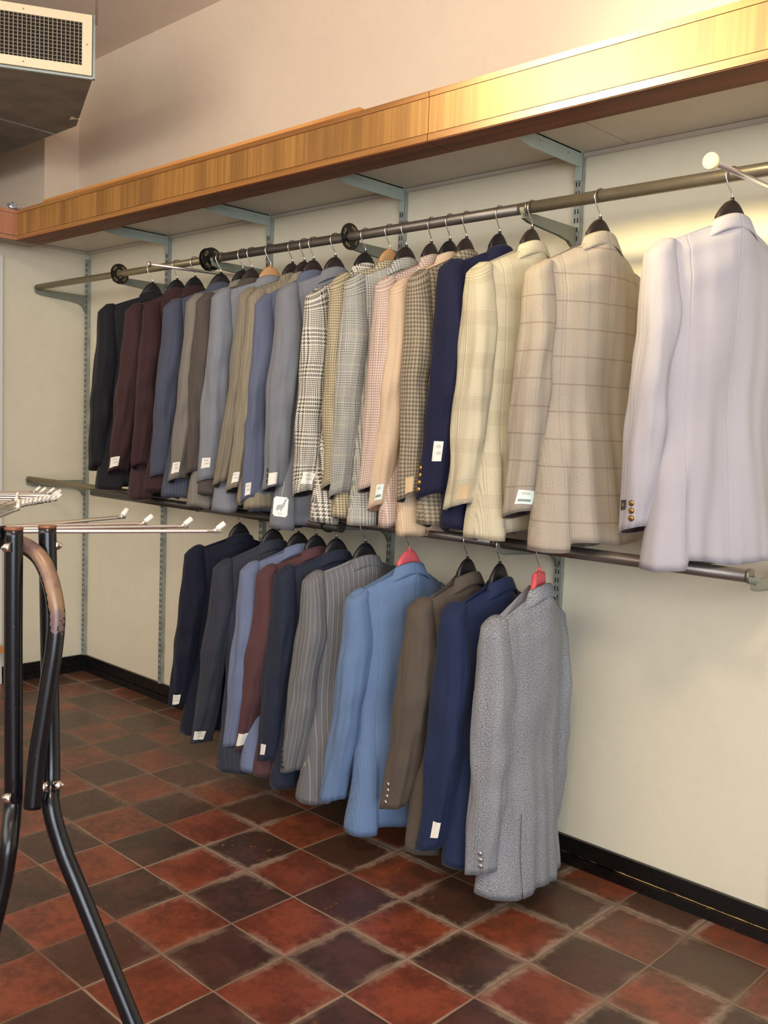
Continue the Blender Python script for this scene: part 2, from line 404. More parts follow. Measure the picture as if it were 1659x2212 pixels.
# ------------------------------------------------------------------ rails
def rail(x0, x1, y, z, r, mat, label, grp):
    t = empty('hanging_rail', (x0, y, z), label, 'clothes rail', grp)
    tube_obj('tube', [(0, 0, 0), (x1-x0, 0, 0)], r, mat, t, 20)
    bm = bmesh.new(); tube(bm, [(x1-x0-0.004, 0, 0), (x1-x0+0.004, 0, 0)], r*1.12, 20); link('end_cap', bm, mat, t)
rail(-0.02+0.03, 1.60, YU, ZU, 0.0150, m_rail_old, 'dull olive grey left section of the upper hanging rail', 'upper rail sections')
rail(1.50, 3.09, YU, ZU, 0.0164, m_rail, 'brown grey steel middle section of the upper hanging rail', 'upper rail sections')
rail(3.06, 5.0, YU, ZU, 0.0172, m_rail, 'smooth steel right section of the upper hanging rail', 'upper rail sections')
rail(0.01, 1.0, YL, ZL, 0.0150, m_rail_old, 'dull olive left section of the lower hanging rail', 'lower rail sections')
rail(0.70, 1.55, YL-0.018, ZL-0.020, 0.0165, m_rail_dark, 'dark round tube overlapping the left end of the lower rail', 'lower rail sections')
rail(1.50, 2.40, YL-0.018, ZL-0.020, 0.0165, m_rail_dark, 'dark round tube under the grey jacket hems on the lower rail', 'lower rail sections')
rail(2.05, 3.06, YL, ZL, 0.0155, m_rail, 'brown steel middle section of the lower hanging rail', 'lower rail sections')
rail(3.05, 3.84, YL, ZL, 0.0172, m_rail, 'bare smooth steel right section of the lower hanging rail', 'lower rail sections')

# ------------------------------------------------------------------ top shelf and valance
sh = empty('top_shelf', (0, 0, 2.286), 'long grey laminate shelf on brackets above the hanging jackets', 'shelf')
bm = bmesh.new(); box(bm, (0.002, -0.49, 0.0), (2.63+0.45, -0.004, 0.022)); link('shelf_board', bm, m_shelf, sh)
bm = bmesh.new(); box(bm, (3.252, -0.49, 0.0), (6.0, -0.004, 0.022)); link('shelf_board', bm, m_shelf, sh)
bm = bmesh.new(); box(bm, (3.082, -0.49, 0.0), (3.246, -0.004, 0.022)); link('shelf_board', bm, m_shelf, sh)
bm = bmesh.new(); box(bm, (0.002, -0.016, -0.013), (6.0, -0.002, -0.001)); link('wall_batten', bm, m_shelf, sh)
bm = bmesh.new(); box(bm, (0.001, -0.47, -0.013), (0.012, -0.017, -0.001)); link('end_batten', bm, m_shelf, sh)
sh2 = bbox('side_shelf', (0.002, -4.0, 2.286), (0.22, -0.492, 2.308), m_shelf)
tag(sh2, 'shelf board along the left wall behind the short valance piece', 'shelf')
def valance(name, x0, x1, label):
    t = empty(name, (x0, -0.512, 2.24), label, 'valance', 'wooden valance boards')
    L = x1-x0
    bm = bmesh.new(); box(bm, (0.0, 0.0, 0.023), (L, 0.018, 0.125)); link('front_board', bm, m_wood_front, t)
    bm = bmesh.new(); box(bm, (0, -0.002, 0.126), (L, 0.018, 0.143)); link('top_strip', bm, m_wood_lip, t)
    bm = bmesh.new(); box(bm, (0, -0.002, 0.001), (L, 0.018, 0.0205)); link('bottom_lip', bm, m_wood_lip, t)
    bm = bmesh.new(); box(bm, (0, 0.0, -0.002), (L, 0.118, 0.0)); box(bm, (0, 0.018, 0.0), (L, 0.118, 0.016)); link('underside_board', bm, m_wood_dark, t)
    return t
valance('wooden_valance', 0.24, 2.874, 'long brown veneered valance board in front of the shelf, left of the joint')
valance('wooden_valance', 2.877, 6.0, 'bright lamp-lit veneered valance board right of the joint')
t = empty('wooden_valance', (0.24, -0.512, 2.24), 'short pinkish veneered valance piece turning the corner along the left wall', 'valance', 'wooden valance boards')
bm = bmesh.new(); box(bm, (-0.018, -3.4, 0.023), (0, 0, 0.125)); link('front_board', bm, m_wood_side, t)
bm = bmesh.new(); box(bm, (-0.018, -3.4, 0.126), (0.002, 0, 0.143)); link('top_strip', bm, m_wood_side, t)
bm = bmesh.new(); box(bm, (-0.018, -3.4, 0.001), (0.002, 0, 0.0205)); link('bottom_lip', bm, m_wood_side, t)
m_grey_under = painted('grey_brown_underside', col(120, 104, 84), 0.5, 0.05)
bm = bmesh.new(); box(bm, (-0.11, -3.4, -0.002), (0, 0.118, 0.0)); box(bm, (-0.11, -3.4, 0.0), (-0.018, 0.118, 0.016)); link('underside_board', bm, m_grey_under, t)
o = bbox('loose_plank', (0.50, -0.508, 2.3835), (2.58, -0.40, 2.398), m_wood_plank, bev=0.002)
tag(o, 'thin orange raw wood plank lying on top of the valance', 'plank')
bm = bmesh.new(); bmesh.ops.create_icosphere(bm, subdivisions=3, radius=0.022)
for v in bm.verts:
    n = noise.noise(v.co*60)*0.5+noise.noise(v.co*140)*0.3
    v.co = Vector((v.co.x*1.3, v.co.y*1.2, v.co.z*0.85))*(1+n*0.7)
o = link('crumpled_ball', bm, Mat('silver_foil', 0.3, 0.7, col(200, 205, 210)).m)
o.location = (0.222, -0.522, 2.402); tag(o, 'small crumpled silvery ball on the valance corner at far left', 'crumpled ball')

# ------------------------------------------------------------------ air duct
duct = empty('air_duct', (1.318, -0.719, 2.7), 'dark grey sheet metal air duct with a cream grille hanging at the upper left', 'air duct')
A = Vector((1.318, -0.719, 0)); gd = Vector((-0.483, -0.876, 0)).normalized(); sd = Vector((-0.92, 0.392, 0)).normalized()
def dl(p, z): return (p.x-1.318, p.y+0.719, z)
Bq = Vector((0.717, -0.463, 0)); E_ = A+gd*0.66
foot = [A, Bq, Vector((-2.9, -0.462, 0)), Vector((-2.9, -0.95, 0)), Vector((0.25, -0.97, 0)), E_]
M = Mat('duct_sheet', 0.6, 0.2); x, y, z = M.pos(); n = M.noise(M.vec(x, y, z), 7, 4); nf = M.noise(M.vec(x, y, z), 40, 3)
b = M.mix(n.ss(.35, .7), col(128, 122, 112), col(108, 102, 94)); d = (((x-1.03).abs()+(y+1.06).abs()*1.0)+(nf-.5)*0.08).ss(0.07, 0.03)
M.set('Base Color', M.mix(d*0.7, b, col(130, 50, 40)))
m_duct = M.m
bm = bmesh.new(); prism(bm, [dl(p, 0) for p in foot], (0, 0, 0.235)); bmesh.ops.recalc_face_normals(bm, faces=bm.faces); link('duct_body', bm, m_duct, duct)
m_seam = painted('galvanised_edge', col(150, 162, 164), 0.35, 0.05, metal=0.5)
bm = bmesh.new()
s0 = Vector((0.705, -0.9, 0)); s1 = Vector((0.50, -0.47, 0)); s0 = Vector((0.54, -0.97, 0)); s1 = Vector((0.516, -0.464, 0))
w = 0.006; prism(bm, [dl(s0, -0.003), dl(s1, -0.003), dl(s1+Vector((w*2, 0, 0)), -0.003), dl(s0+Vector((w*2, 0, 0)), -0.003)], (0, 0, 0.004))
nrm = Vector((0.876, -0.483, 0))
bmesh.ops.recalc_face_normals(bm, faces=bm.faces); link('seam_strip', bm, m_seam, duct); bm = bmesh.new()
for p0, p1, z0, z1 in ((A, E_, -0.004, 0.004), ):
    prism(bm, [dl(p0+nrm*0.004, z0), dl(p1+nrm*0.004, z0), dl(p1-nrm*0.012, z0), dl(p0-nrm*0.012, z0)], (0, 0, 0.008))
bmesh.ops.recalc_face_normals(bm, faces=bm.faces); link('edge_strip', bm, m_seam, duct)
bm = bmesh.new()
prism(bm, [dl(A+nrm*0.003, 0), dl(A-gd*0.008+nrm*0.003, 0), dl(A-gd*0.008-nrm*0.02, 0), dl(A-nrm*0.02, 0)], (0, 0, 0.235))
bmesh.ops.recalc_face_normals(bm, faces=bm.faces); link('corner_strip', bm, m_seam, duct)
# grille: local frame along gd (a), up (z), normal (n)
def gp(a, z, n=0.0): q = A+gd*a+nrm*n; return dl(q, z)
def gbox(bm, a0, a1, z0, z1, n0, n1, mi=0):
    prism(bm, [gp(a0, z0, n0), gp(a1, z0, n0), gp(a1, z1, n0), gp(a0, z1, n0)], nrm*(n1-n0), mi)
m_cream = painted('cream_enamel', col(232, 216, 180), 0.4, 0.02)
grille = bmesh.new(); GL = 0.64
gbox(grille, 0.004, GL, 0.006, 0.040, 0.004, 0.014); gbox(grille, 0.004, GL, 0.197, 0.229, 0.004, 0.014)
gbox(grille, 0.004, 0.040, 0.040, 0.197, 0.004, 0.014); gbox(grille, GL-0.036, GL, 0.040, 0.197, 0.004, 0.014)
bmesh.ops.recalc_face_normals(grille, faces=grille.faces); gf = link('grille_frame', grille, m_cream, duct)
bm = bmesh.new(); gbox(bm, 0.04, GL-0.036, 0.04, 0.197, 0.001, 0.003); bmesh.ops.recalc_face_normals(bm, faces=bm.faces); link('duct_opening', bm, m_slot, duct)
m_slat = painted('grey_beige_louvre', col(150, 136, 112), 0.45, 0.05)
bm = bmesh.new()
for k in range(11): zz = 0.049+k*0.0136; gbox(bm, 0.04, GL-0.036, zz, zz+0.0018, 0.004, 0.010)
k = 0.051
while k < GL-0.04: gbox(bm, k, k+0.003, 0.04, 0.197, 0.006, 0.012); k += 0.0155
bmesh.ops.recalc_face_normals(bm, faces=bm.faces); link('louvre_grid', bm, m_slat, duct)
bm = bmesh.new()
for a, z_ in ((0.022, 0.118), (0.25, 0.213), (0.25, 0.023), (0.5, 0.213)): gbox(bm, a-0.0025, a+0.0025, z_-0.0025, z_+0.0025, 0.014, 0.016)
bmesh.ops.recalc_face_normals(bm, faces=bm.faces); link('screws', bm, m_slat, gf)
bm = bmesh.new()
prism(bm, [dl(Vector((0.78, -0.53, 0)), -0.002), dl(Vector((0.83, -0.545, 0)), -0.002), dl(Vector((0.815, -0.515, 0)), -0.002), dl(Vector((0.83, -0.50, 0)), -0.002)], (0, 0, 0.0015))
bmesh.ops.recalc_face_normals(bm, faces=bm.faces); link('tape_scrap', bm, m_cream, duct)
tube_obj('hanger_rod', [(0.012, 0.006, 0.2), (0.012, 0.006, Zc-2.7)], 0.0045, painted('rod_grey', col(120, 104, 92), 0.5), duct, 8)

# ------------------------------------------------------------------ size dividers
def text_mesh(body, size, mat, parent, name, mw):
    cu = bpy.data.curves.new('t', 'FONT'); cu.body = body; cu.size = size; cu.extrude = 0.0004; cu.align_x = 'CENTER'; cu.align_y = 'CENTER'
    o = bpy.data.objects.new('t', cu); C.objects.link(o)
    dg = bpy.context.evaluated_depsgraph_get(); me = bpy.data.meshes.new_from_object(o.evaluated_get(dg))
    bpy.data.objects.remove(o); me.materials.clear(); me.materials.append(mat); me.transform(mw)
    q = bpy.data.objects.new(name, me); C.objects.link(q); q.parent = parent; return q
def divider(X, Y, Z, body, label, tilt=0.0, rot=0.0, r=0.046, dz=0.0):
    t = empty('size_divider', (X, Y, Z), label, 'size divider disc', 'black size divider discs')
    t.rotation_euler = (rot, 0, tilt)
    bm = bmesh.new(); n = 40; prof = []
    ring = []
    for xx, r0, r1 in ((-0.0022, 0.0175, r), (0.0022, 0.0175, r)):
        ring.append(([bm.verts.new((xx, r0*math.cos(a), r0*math.sin(a)+dz)) for a in [2*PI*k/n for k in range(n)]],
                     [bm.verts.new((xx, r1*math.cos(a), r1*math.sin(a)+dz)) for a in [2*PI*k/n for k in range(n)]]))
    (a0, a1), (b0, b1) = ring
    for k in range(n):
        j = (k+1) % n
        for q in ((a0[k], a0[j], a1[j], a1[k]), (b0[k], b1[k], b1[j], b0[j]), (a1[k], a1[j], b1[j], b1[k]), (a0[k], b0[k], b0[j], a0[j])): bm.faces.new(q)
    tube_r = [(0.0165), (0.0205)]
    bmesh.ops.bevel(bm, geom=[e for e in bm.edges if e.calc_length() < 0.006 and abs(e.verts[0].co.x-e.verts[1].co.x) < 1e-5][:0], offset=0.001, segments=1, affect='EDGES')
    bmesh.ops.recalc_face_normals(bm, faces=bm.faces); link('disc', bm, m_disc, t)
    for k in range(4):
        a = PI/4+k*PI/2
        base = Matrix.Translation((0.0026, 0, dz)) @ Matrix.Rotation(a, 4, 'X') @ Matrix.Translation((0, 0, 0.032)) @ Matrix(((0, 0, 1, 0), (1, 0, 0, 0), (0, 1, 0, 0), (0, 0, 0, 1)))
        text_mesh(body, 0.016, m_gold, t, 'size_print', base)
divider(0.815, YU, ZU, '40R', 'black disc with worn gold size print on the upper rail nearest the left corner', rot=0.1)
divider(1.500, YU, ZU, '42R', 'black size disc on the upper rail, rear one of the touching pair', rot=0.5, tilt=0.06)
divider(1.525, YU, ZU, '42R', 'black size disc on the upper rail, front one of the touching pair', rot=0.2, tilt=-0.04)
divider(2.336, YU, ZU, '44R', 'black size disc with gold print on the upper rail above the houndstooth jacket', rot=0.35, tilt=0.05)
divider(2.150, YL, ZL, '42L', 'black size disc on the lower rail above the light blue jacket collar', rot=0.3)
divider(2.32, YL-0.0, ZL, '44L', 'black size disc on the lower rail above the dark blue jacket collar', rot=0.6)

# ------------------------------------------------------------------ face-out arms
def arm(name, X, y0, z0, y1, z1, label, tipm, tr):
    t = empty(name, (X, y1, z1), label, 'display arm', 'face-out display arms')
    tube_obj('bar', [(0, y0-y1, z0-z1), (0, 0, 0)], 0.0062, m_wirew, t, 12)
    tube_obj('tip', [(0, y0-y1-0.006, z0-z1), (0, y0-y1+0.006, z0-z1)], tr, tipm, t, 20)
    bm = bmesh.new(); box(bm, (-0.008, -0.14, -0.012), (0.008, 0.0, 0.012)); link('socket', bm, m_bracket, t)
arm('display_arm', 1.5466-0.01, -0.598, 1.995+0.002, -0.024, 2.017, 'thin pale metal display arm with a ball tip over the left of the upper rail', m_wirew, 0.011)
arm('display_arm', 3.852, -0.712, 1.980, -0.024, 2.0, 'pale metal display arm with a cream disc end at the top right edge', Mat('cream_cap', 0.35, 0, col(232, 220, 160)).m, 0.017)

# ------------------------------------------------------------------ jackets
def smst(a, b, t):
    t = max(0.0, min(1.0, (t-a)/(b-a))); return t*t*(3-2*t)
def lerp(a, b, t): return a+(b-a)*t
def prof(keys, t):
    for (a, va), (b, vb) in zip(keys[:-1], keys[1:]):
        if t <= b:
            k = (t-a)/(b-a); k = k*k*(3-2*k); return va+(vb-va)*k
    return keys[-1][1]
def sp(c, e): return math.copysign(abs(c)**e, c)
def ridge(y, zt, W):
    a = min(1.0, abs(y)/W)
    z0 = -0.112
    return z0 + (zt-z0)*(0.30*a+0.70*a**1.25) if a < .93 else z0+(zt-z0)*(0.30*a+0.70*a**1.25)-0.06*(a-.93)
def make_jacket(name, label, cat_label, ax, ay, az, theta, zt, W, zh, dx_hem, dx_cuff, zc, gap, mat, seed, lining=m_lining,
                buttons=None, tags=(), vent='centre', curl=0.0, hemtilt=0.0, sleeve_b=None, darkbtn=None):
    zbase = zh-0.02
    t = empty('suit_jacket', (ax, ay, az+zbase), label, 'jacket', cat_label, rz=-math.radians(theta))
    Tmax = max(0.030, min(0.058, gap*0.47)); rnd = random.Random(seed)
    so = Vector((seed*3.17, seed*1.31, seed*7.7))
    def fold(y, q, s):
        n = noise.noise(Vector((y*11.0, q*1.6, 0))+so)*1.0 + 0.5*noise.noise(Vector((y*26.0, q*2.3, 4))+so)
        return n*(0.005+0.022*q)*(Tmax/0.05)
    # ---- torso
    bm = bmesh.new(); uvl = bm.loops.layers.uv.new('UVMap')
    NA, NL = 128, 46
    side_flap = vent != 'side' and gap > 0.055
    KV = min(range(NA*3//4, NA), key=lambda kk: abs((W-0.03)*sp(math.sin(2*PI*kk/NA), 0.80)+0.108))
    hw = [(0, W-0.010), (0.05, W-0.014), (0.18, W-0.036), (0.42, W-0.046), (0.55, W-0.048), (0.75, W-0.036), (1.0, W-0.018)]
    tk = [(0, 0.014), (0.05, 0.034), (0.15, 0.050), (0.35, 0.056), (0.55, 0.048), (0.8, 0.056), (1.0, 0.066)]
    rows = []; uvs = []
    for i in range(NL+1):
        q = (i/NL)**1.25; Wq = prof(hw, q); Tq = prof(tk, q)*Tmax/0.056; row = []; ur = []
        u = 0.0; prev = None
        for k in range(NA):
            ph = 2*PI*k/NA    # 0 = back centre (+X), PI/2 = far side (+Y)
            cx, sy = math.cos(ph), math.sin(ph)
            yy = Wq*sp(sy, 0.80); xx = Tq*sp(cx, 0.62)
            if q < 0.16:      # neck opening bulges
                nb = math.exp(-(yy/0.055)**2)*(1-q/0.16); xx += nb*0.020*(1 if cx > 0 else -1)*abs(cx)**.5
            zr = ridge(yy, zt, W)
            front = smst(0.1, -0.6, cx)
            zhem = zh + hemtilt*yy + (0.012*math.cos(yy*30+seed)*0.4)
            zhem -= 0.022*front*smst(0.20, 0.06, abs(yy)) 
            if side_flap: zhem -= 0.022*smst(-0.119, -0.125, yy)
            zz = zr+(zhem-zr)*q
            f = fold(yy, q, 1 if cx > 0 else -1)
            xx -= lerp(0.045, 0.030, q)*min(1.0, abs(yy)/(W-0.02))**2
            xx += f + dx_hem*q**1.6 + curl*q**3*(yy/W)
            if front > .5: xx += 0.006*noise.noise(Vector((yy*14, zz*5, 9))+so)
            # centre back seam dip and shaping
            if cx > 0:
                xx -= 0.0035*math.exp(-(yy/0.006)**2)*smst(0.02, 0.1, q)
                xx -= 0.012*math.exp(-((q-0.50)/0.2)**2)*math.exp(-(yy/0.11)**2)
                if vent == 'centre' and q > 0.76:
                    vq = (q-0.76)/0.24
                    xx += 0.006*vq*smst(-0.004, 0.004, yy)*math.exp(-((yy-0.02)/0.05)**2 if yy > 0.02 else 0)
                if vent == 'side' and q > 0.70 and k in (KV, KV+1):
                    vq = (q-0.70)/0.30; ww = 0.0006+0.0055*math.sin(min(1, vq*1.05)*PI)**0.7
                    yy = -0.105+(ww if k == KV else -ww)
            if side_flap and cx > -0.2:      # front panel wraps round below the side vent
                fl = smst(0.66, 0.74, q)*smst(-0.118, -0.126, yy)
                xx += 0.007*fl
            row.append(bm.verts.new((xx, yy, zz-zbase)))
            ur.append((yy+ (0.0 if cx >= 0 else math.copysign(2*(Wq-abs(yy))*0+0.0, yy)), -zz) if cx >= 0 else (math.copysign(2*W-abs(yy), yy), -zz))
        rows.append(row); uvs.append(ur)
    def face(vs, uu, mi=0):
        try: f = bm.faces.new(vs)
        except ValueError: return
        f.smooth = True; f.material_index = mi
        umin = [x[0] for x in uu]
        if max(umin)-min(umin) > W*2:  # wraps at the front
            uu = [(a+4*W if a < 0 else a, b) for a, b in uu]
        for l, c in zip(f.loops, uu): l[uvl].uv = c
    for i in range(NL):
        for k in range(NA):
            j = (k+1) % NA
            if vent == 'side' and k == KV and (i/NL)**1.25 > 0.70: continue
            face((rows[i][k], rows[i+1][k], rows[i+1][j], rows[i][j]), (uvs[i][k], uvs[i+1][k], uvs[i+1][j], uvs[i][j]))
    # hem turned inwards, with lining
    cen = Vector((dx_hem, 0, 0))
    inner = [bm.verts.new((lerp(v.co.x, dx_hem, 0.12), v.co.y*0.985, v.co.z+0.002)) for v in rows[-1]]
    inner2 = [bm.verts.new((lerp(v.co.x, dx_hem, 0.6), v.co.y*0.80, v.co.z+0.05)) for v in rows[-1]]
    for k in range(NA):
        j = (k+1) % NA
        face((rows[-1][k], inner[k], inner[j], rows[-1][j]), [(0, 0)]*4); face((inner[k], inner2[k], inner2[j], inner[j]), [(0, 0)]*4, 1)
    f = bm.faces.new(inner2[::-1]); f.material_index = 1
    f = bm.faces.new(rows[0]); f.material_index = 0
    bmesh.ops.recalc_face_normals(bm, faces=bm.faces)
    link('torso', bm, None, t, mats=[mat, lining])
    # ---- collar
    bm = bmesh.new(); uvl = bm.loops.layers.uv.new('UVMap'); rows = []
    NK = 36
    levels = [(0.000, 0.010, 0.022), (0.003, 0.008, 0.024), (0.0, 0.014, 0.026), (-0.013, 0.019, 0.034), (-0.028, 0.023, 0.045), (-0.036, 0.023, 0.052)]
    top = -0.102
    for li, (dz, ex, ey) in enumerate(levels):
        row = []
        for k in range(NK+1):
            ph = -PI*0.78+1.56*PI*k/NK
            yy = (0.034+ey)*math.sin(ph)*1.0; xx = (0.020+ex)*math.cos(ph)
            side = abs(math.sin(ph))**2; fr = smst(0.2, -0.6, math.cos(ph))
            zz = top+dz - 0.030*side*(0.45+0.6*li/5) - 0.05*fr
            if li == 0: zz -= 0.03; 
            row.append(bm.verts.new((xx*min(1.0, Tmax/0.05+0.15), yy, zz-zbase)))
        rows.append(row)
    for i in range(len(rows)-1):
        for k in range(NK):
            f = bm.faces.new((rows[i][k], rows[i+1][k], rows[i+1][k+1], rows[i][k+1])); f.smooth = True
            for l in f.loops:
                l[uvl].uv = (l.vert.co.y+0.5*l.vert.co.x*0, -l.vert.co.z*1.0)
    bmesh.ops.recalc_face_normals(bm, faces=bm.faces)
    me = link('collar', bm, mat, t); md = me.modifiers.new('thick', 'SOLIDIFY'); md.thickness = 0.0035; md.offset = -1
    # ---- sleeves
    sb = sleeve_b or max(0.036, min(0.058, gap*0.62))
    Z0 = zt+0.008; NS, NR = 44, 40
    surf = {}
    for side in (-1, 1):
        bm = bmesh.new(); uvl = bm.loops.layers.uv.new('UVMap'); rows = []; uvs = []
        zcuff = zc if side < 0 else zc-0.006
        L = Z0-zcuff
        def sleeve_pt(r, ph, off=0.0):
            if r < 0.03:
                k = r/0.03; rad = math.sqrt(max(0, 1-(1-k)**2)); s = r*0.5
            else: rad = 1.0; s = r
            a_ = prof([(0, 0.036), (0.22, 0.047), (0.55, 0.043), (1.0, 0.040)], r)
            b_ = sb*prof([(0, 0.62), (0.12, 0.86), (0.28, 1.0), (0.55, 0.95), (1.0, 0.82)], r)
            yc = prof([(0, W-0.034), (0.2, W-0.040), (0.5, W-0.024), (1.0, W-0.030)], r)
            xc = -0.040+dx_cuff*(r**1.7) + 0.014*math.sin(r*PI)*min(1, sb/0.05)
            n = noise.noise(Vector((math.cos(ph)*1.2, math.sin(ph)*1.2+side, r*5.0))+so*1.3)
            cr = math.sin(r*34+math.cos(ph)*2.2+seed)*math.exp(-((r-0.55)/0.2)**2)*0.0022*max(0, math.cos(ph-0.6))
            n4 = noise.noise(Vector((math.cos(ph)*2.6+7, math.sin(ph)*2.6, r*3.0))+so*2.1)
            d = (n*0.010+n4*0.007)*smst(0.05, 0.3, r)+cr*1.3
            # soft crease running down the back of the sleeve
            cx, sy = math.cos(ph), math.sin(ph)
            x_ = xc+(b_*rad*sp(cx, 0.85)+cx*(d+off)); y_ = (a_*rad*sp(sy, 0.85)+sy*(d+off))
            tilt = 0.62*max(-0.045, (0.030-y_))*(1-smst(0.0, 0.14, r))
            y_ = side*(yc + y_)
            slope = 0.020*(cx)*rad*smst(0.8, 1.0, r)   # cuff cut angle
            z_ = Z0-L*s + (0.010*(1-rad)) + slope*0.8 + tilt - 0.006*(1-smst(0.0, 0.16, r))
            return Vector((x_, y_, z_-zbase))
        for i in range(NR+1):
            r = (i/NR); r = r**1.25
            row = []; ur = []
            for k in range(NS):
                ph = 2*PI*k/NS; p = sleeve_pt(r, ph); row.append(bm.verts.new(p))
                pp = ph if ph <= PI else ph-2*PI
                ur.append((pp*0.049+0.045, r*L))
            rows.append(row); uvs.append(ur)
        def sface(vs, uu, mi=0):
            f = bm.faces.new(vs); f.smooth = True; f.material_index = mi
            us = [x[0] for x in uu]
            if max(us)-min(us) > 0.15: uu = [(a+2*PI*0.049 if a < 0.04 else a, b) for a, b in uu]
            for l, c in zip(f.loops, uu): l[uvl].uv = c
        for i in range(NR):
            for k in range(NS):
                j = (k+1) % NS
                sface((rows[i][k], rows[i+1][k], rows[i+1][j], rows[i][j]), (uvs[i][k], uvs[i+1][k], uvs[i+1][j], uvs[i][j]))
        c = sum((v.co for v in rows[-1]), Vector())/NS
        inn = [bm.verts.new(v.co.lerp(c, 0.12)+Vector((0, 0, 0.002))) for v in rows[-1]]
        inn2 = [bm.verts.new(v.co.lerp(c, 0.4)+Vector((0, 0, 0.03))) for v in rows[-1]]
        for k in range(NS):
            j = (k+1) % NS
            sface((rows[-1][k], inn[k], inn[j], rows[-1][j]), [(0, 0)]*4); sface((inn[k], inn2[k], inn2[j], inn[j]), [(0, 0)]*4, 1)
        bm.faces.new(inn2[::-1]).material_index = 1; bm.faces.new(rows[0])
        bmesh.ops.recalc_face_normals(bm, faces=bm.faces)
        so_ = link('sleeve', bm, None, t, mats=[mat, lining])
        if side < 0 and buttons:
            bmat, bn, bph = buttons
            for k in range(bn):
                r = 0.962-0.030*k
                p = sleeve_pt(r, bph+0.05*k); q = sleeve_pt(r, bph+0.05*k, 0.01); nn = (q-p).normalized()
                bb = bmesh.new(); R = 0.0078
                up = Vector((0, 0, 1)); a1 = nn.cross(up).normalized(); a2 = nn.cross(a1)
                prev = None
                for rr, hh in ((R, -0.001), (R, 0.002), (R*0.8, 0.0042), (R*0.4, 0.0052 if bmat is not m_horn else 0.0026)):
                    ring = [bb.verts.new(p+nn*hh+(a1*math.cos(a)+a2*math.sin(a))*rr) for a in [2*PI*z/14 for z in range(14)]]
                    if prev:
                        for z in range(14): f = bb.faces.new((prev[z], prev[(z+1)%14], ring[(z+1)%14], ring[z])); f.smooth = True
                    prev = ring
                bb.faces.new(prev); bmesh.ops.recalc_face_normals(bb, faces=bb.faces)
                link('cuff_button', bb, bmat, t)
        if side < 0:
            for (kind, r0, ph0, w_, h_, tw) in tags:
                bb = bmesh.new(); nx, nz = 8, 6; g = []
                cph = ph0; 
                for iz in range(nz+1):
                    rr = []
                    for ix in range(nx+1):
                        a = (ix/nx-0.5)*w_; b = (iz/nz-0.5)*h_
                        a2 = a*math.cos(tw)-b*math.sin(tw); b2 = a*math.sin(tw)+b*math.cos(tw)
                        rr.append(bb.verts.new(sleeve_pt(r0-b2/L, ph0+a2/0.047, 0.0024)))
                    g.append(rr)
                for iz in range(nz):
                    for ix in range(nx):
                        mi = 0
                        if kind == 'bar' and iz == 1 and 1 <= ix <= 6: mi = 1
                        if kind in ('line', 'bar') and iz == 4 and 2 <= ix <= 5: mi = 2
                        if kind == 'line' and iz == 2 and 1 <= ix <= 4: mi = 2
                        if kind == 'brand' and iz in (2, 3) and 2 <= ix <= 5 and (ix+iz) % 3: mi = 1
                        f = bb.faces.new((g[iz][ix], g[iz][ix+1], g[iz+1][ix+1], g[iz+1][ix])); f.material_index = mi; f.smooth = True
                mats = {'line': [m_tag, m_print, m_print2], 'bar': [m_tagmint, m_bar, m_print2], 'plain': [m_tag, m_print, m_print2],
                        'tan': [m_tagtan, m_bar, m_print2], 'brand': [m_disc, m_gold, m_gold]}[kind]
                link('cloth_label' if kind == 'brand' else 'price_tag', bb, None, t, mats=mats)
    return t
m_tag = Mat('tag_card', 0.6, 0, col(240, 236, 222)).m
m_tagmint = Mat('mint_tag_card', 0.6, 0, col(226, 242, 234)).m
m_tagtan = Mat('tan_tag_card', 0.6, 0, col(206, 178, 138)).m
m_print = Mat('grey_print', 0.6, 0, col(196, 192, 180)).m
m_print2 = Mat('pale_grey_print', 0.6, 0, col(206, 203, 192)).m
m_bar = Mat('barcode_print', 0.6, 0, col(130, 148, 138)).m
m_brass = Mat('brass_button', 0.28, 0.9, col(150, 120, 66)).m
m_goldb = Mat('gold_button', 0.2, 1.0, col(230, 180, 80)).m
m_silver = Mat('silver_button', 0.25, 0.9, col(176, 176, 176)).m
m_horn = Mat('dark_horn_button', 0.3, 0, col(58, 52, 50)).m

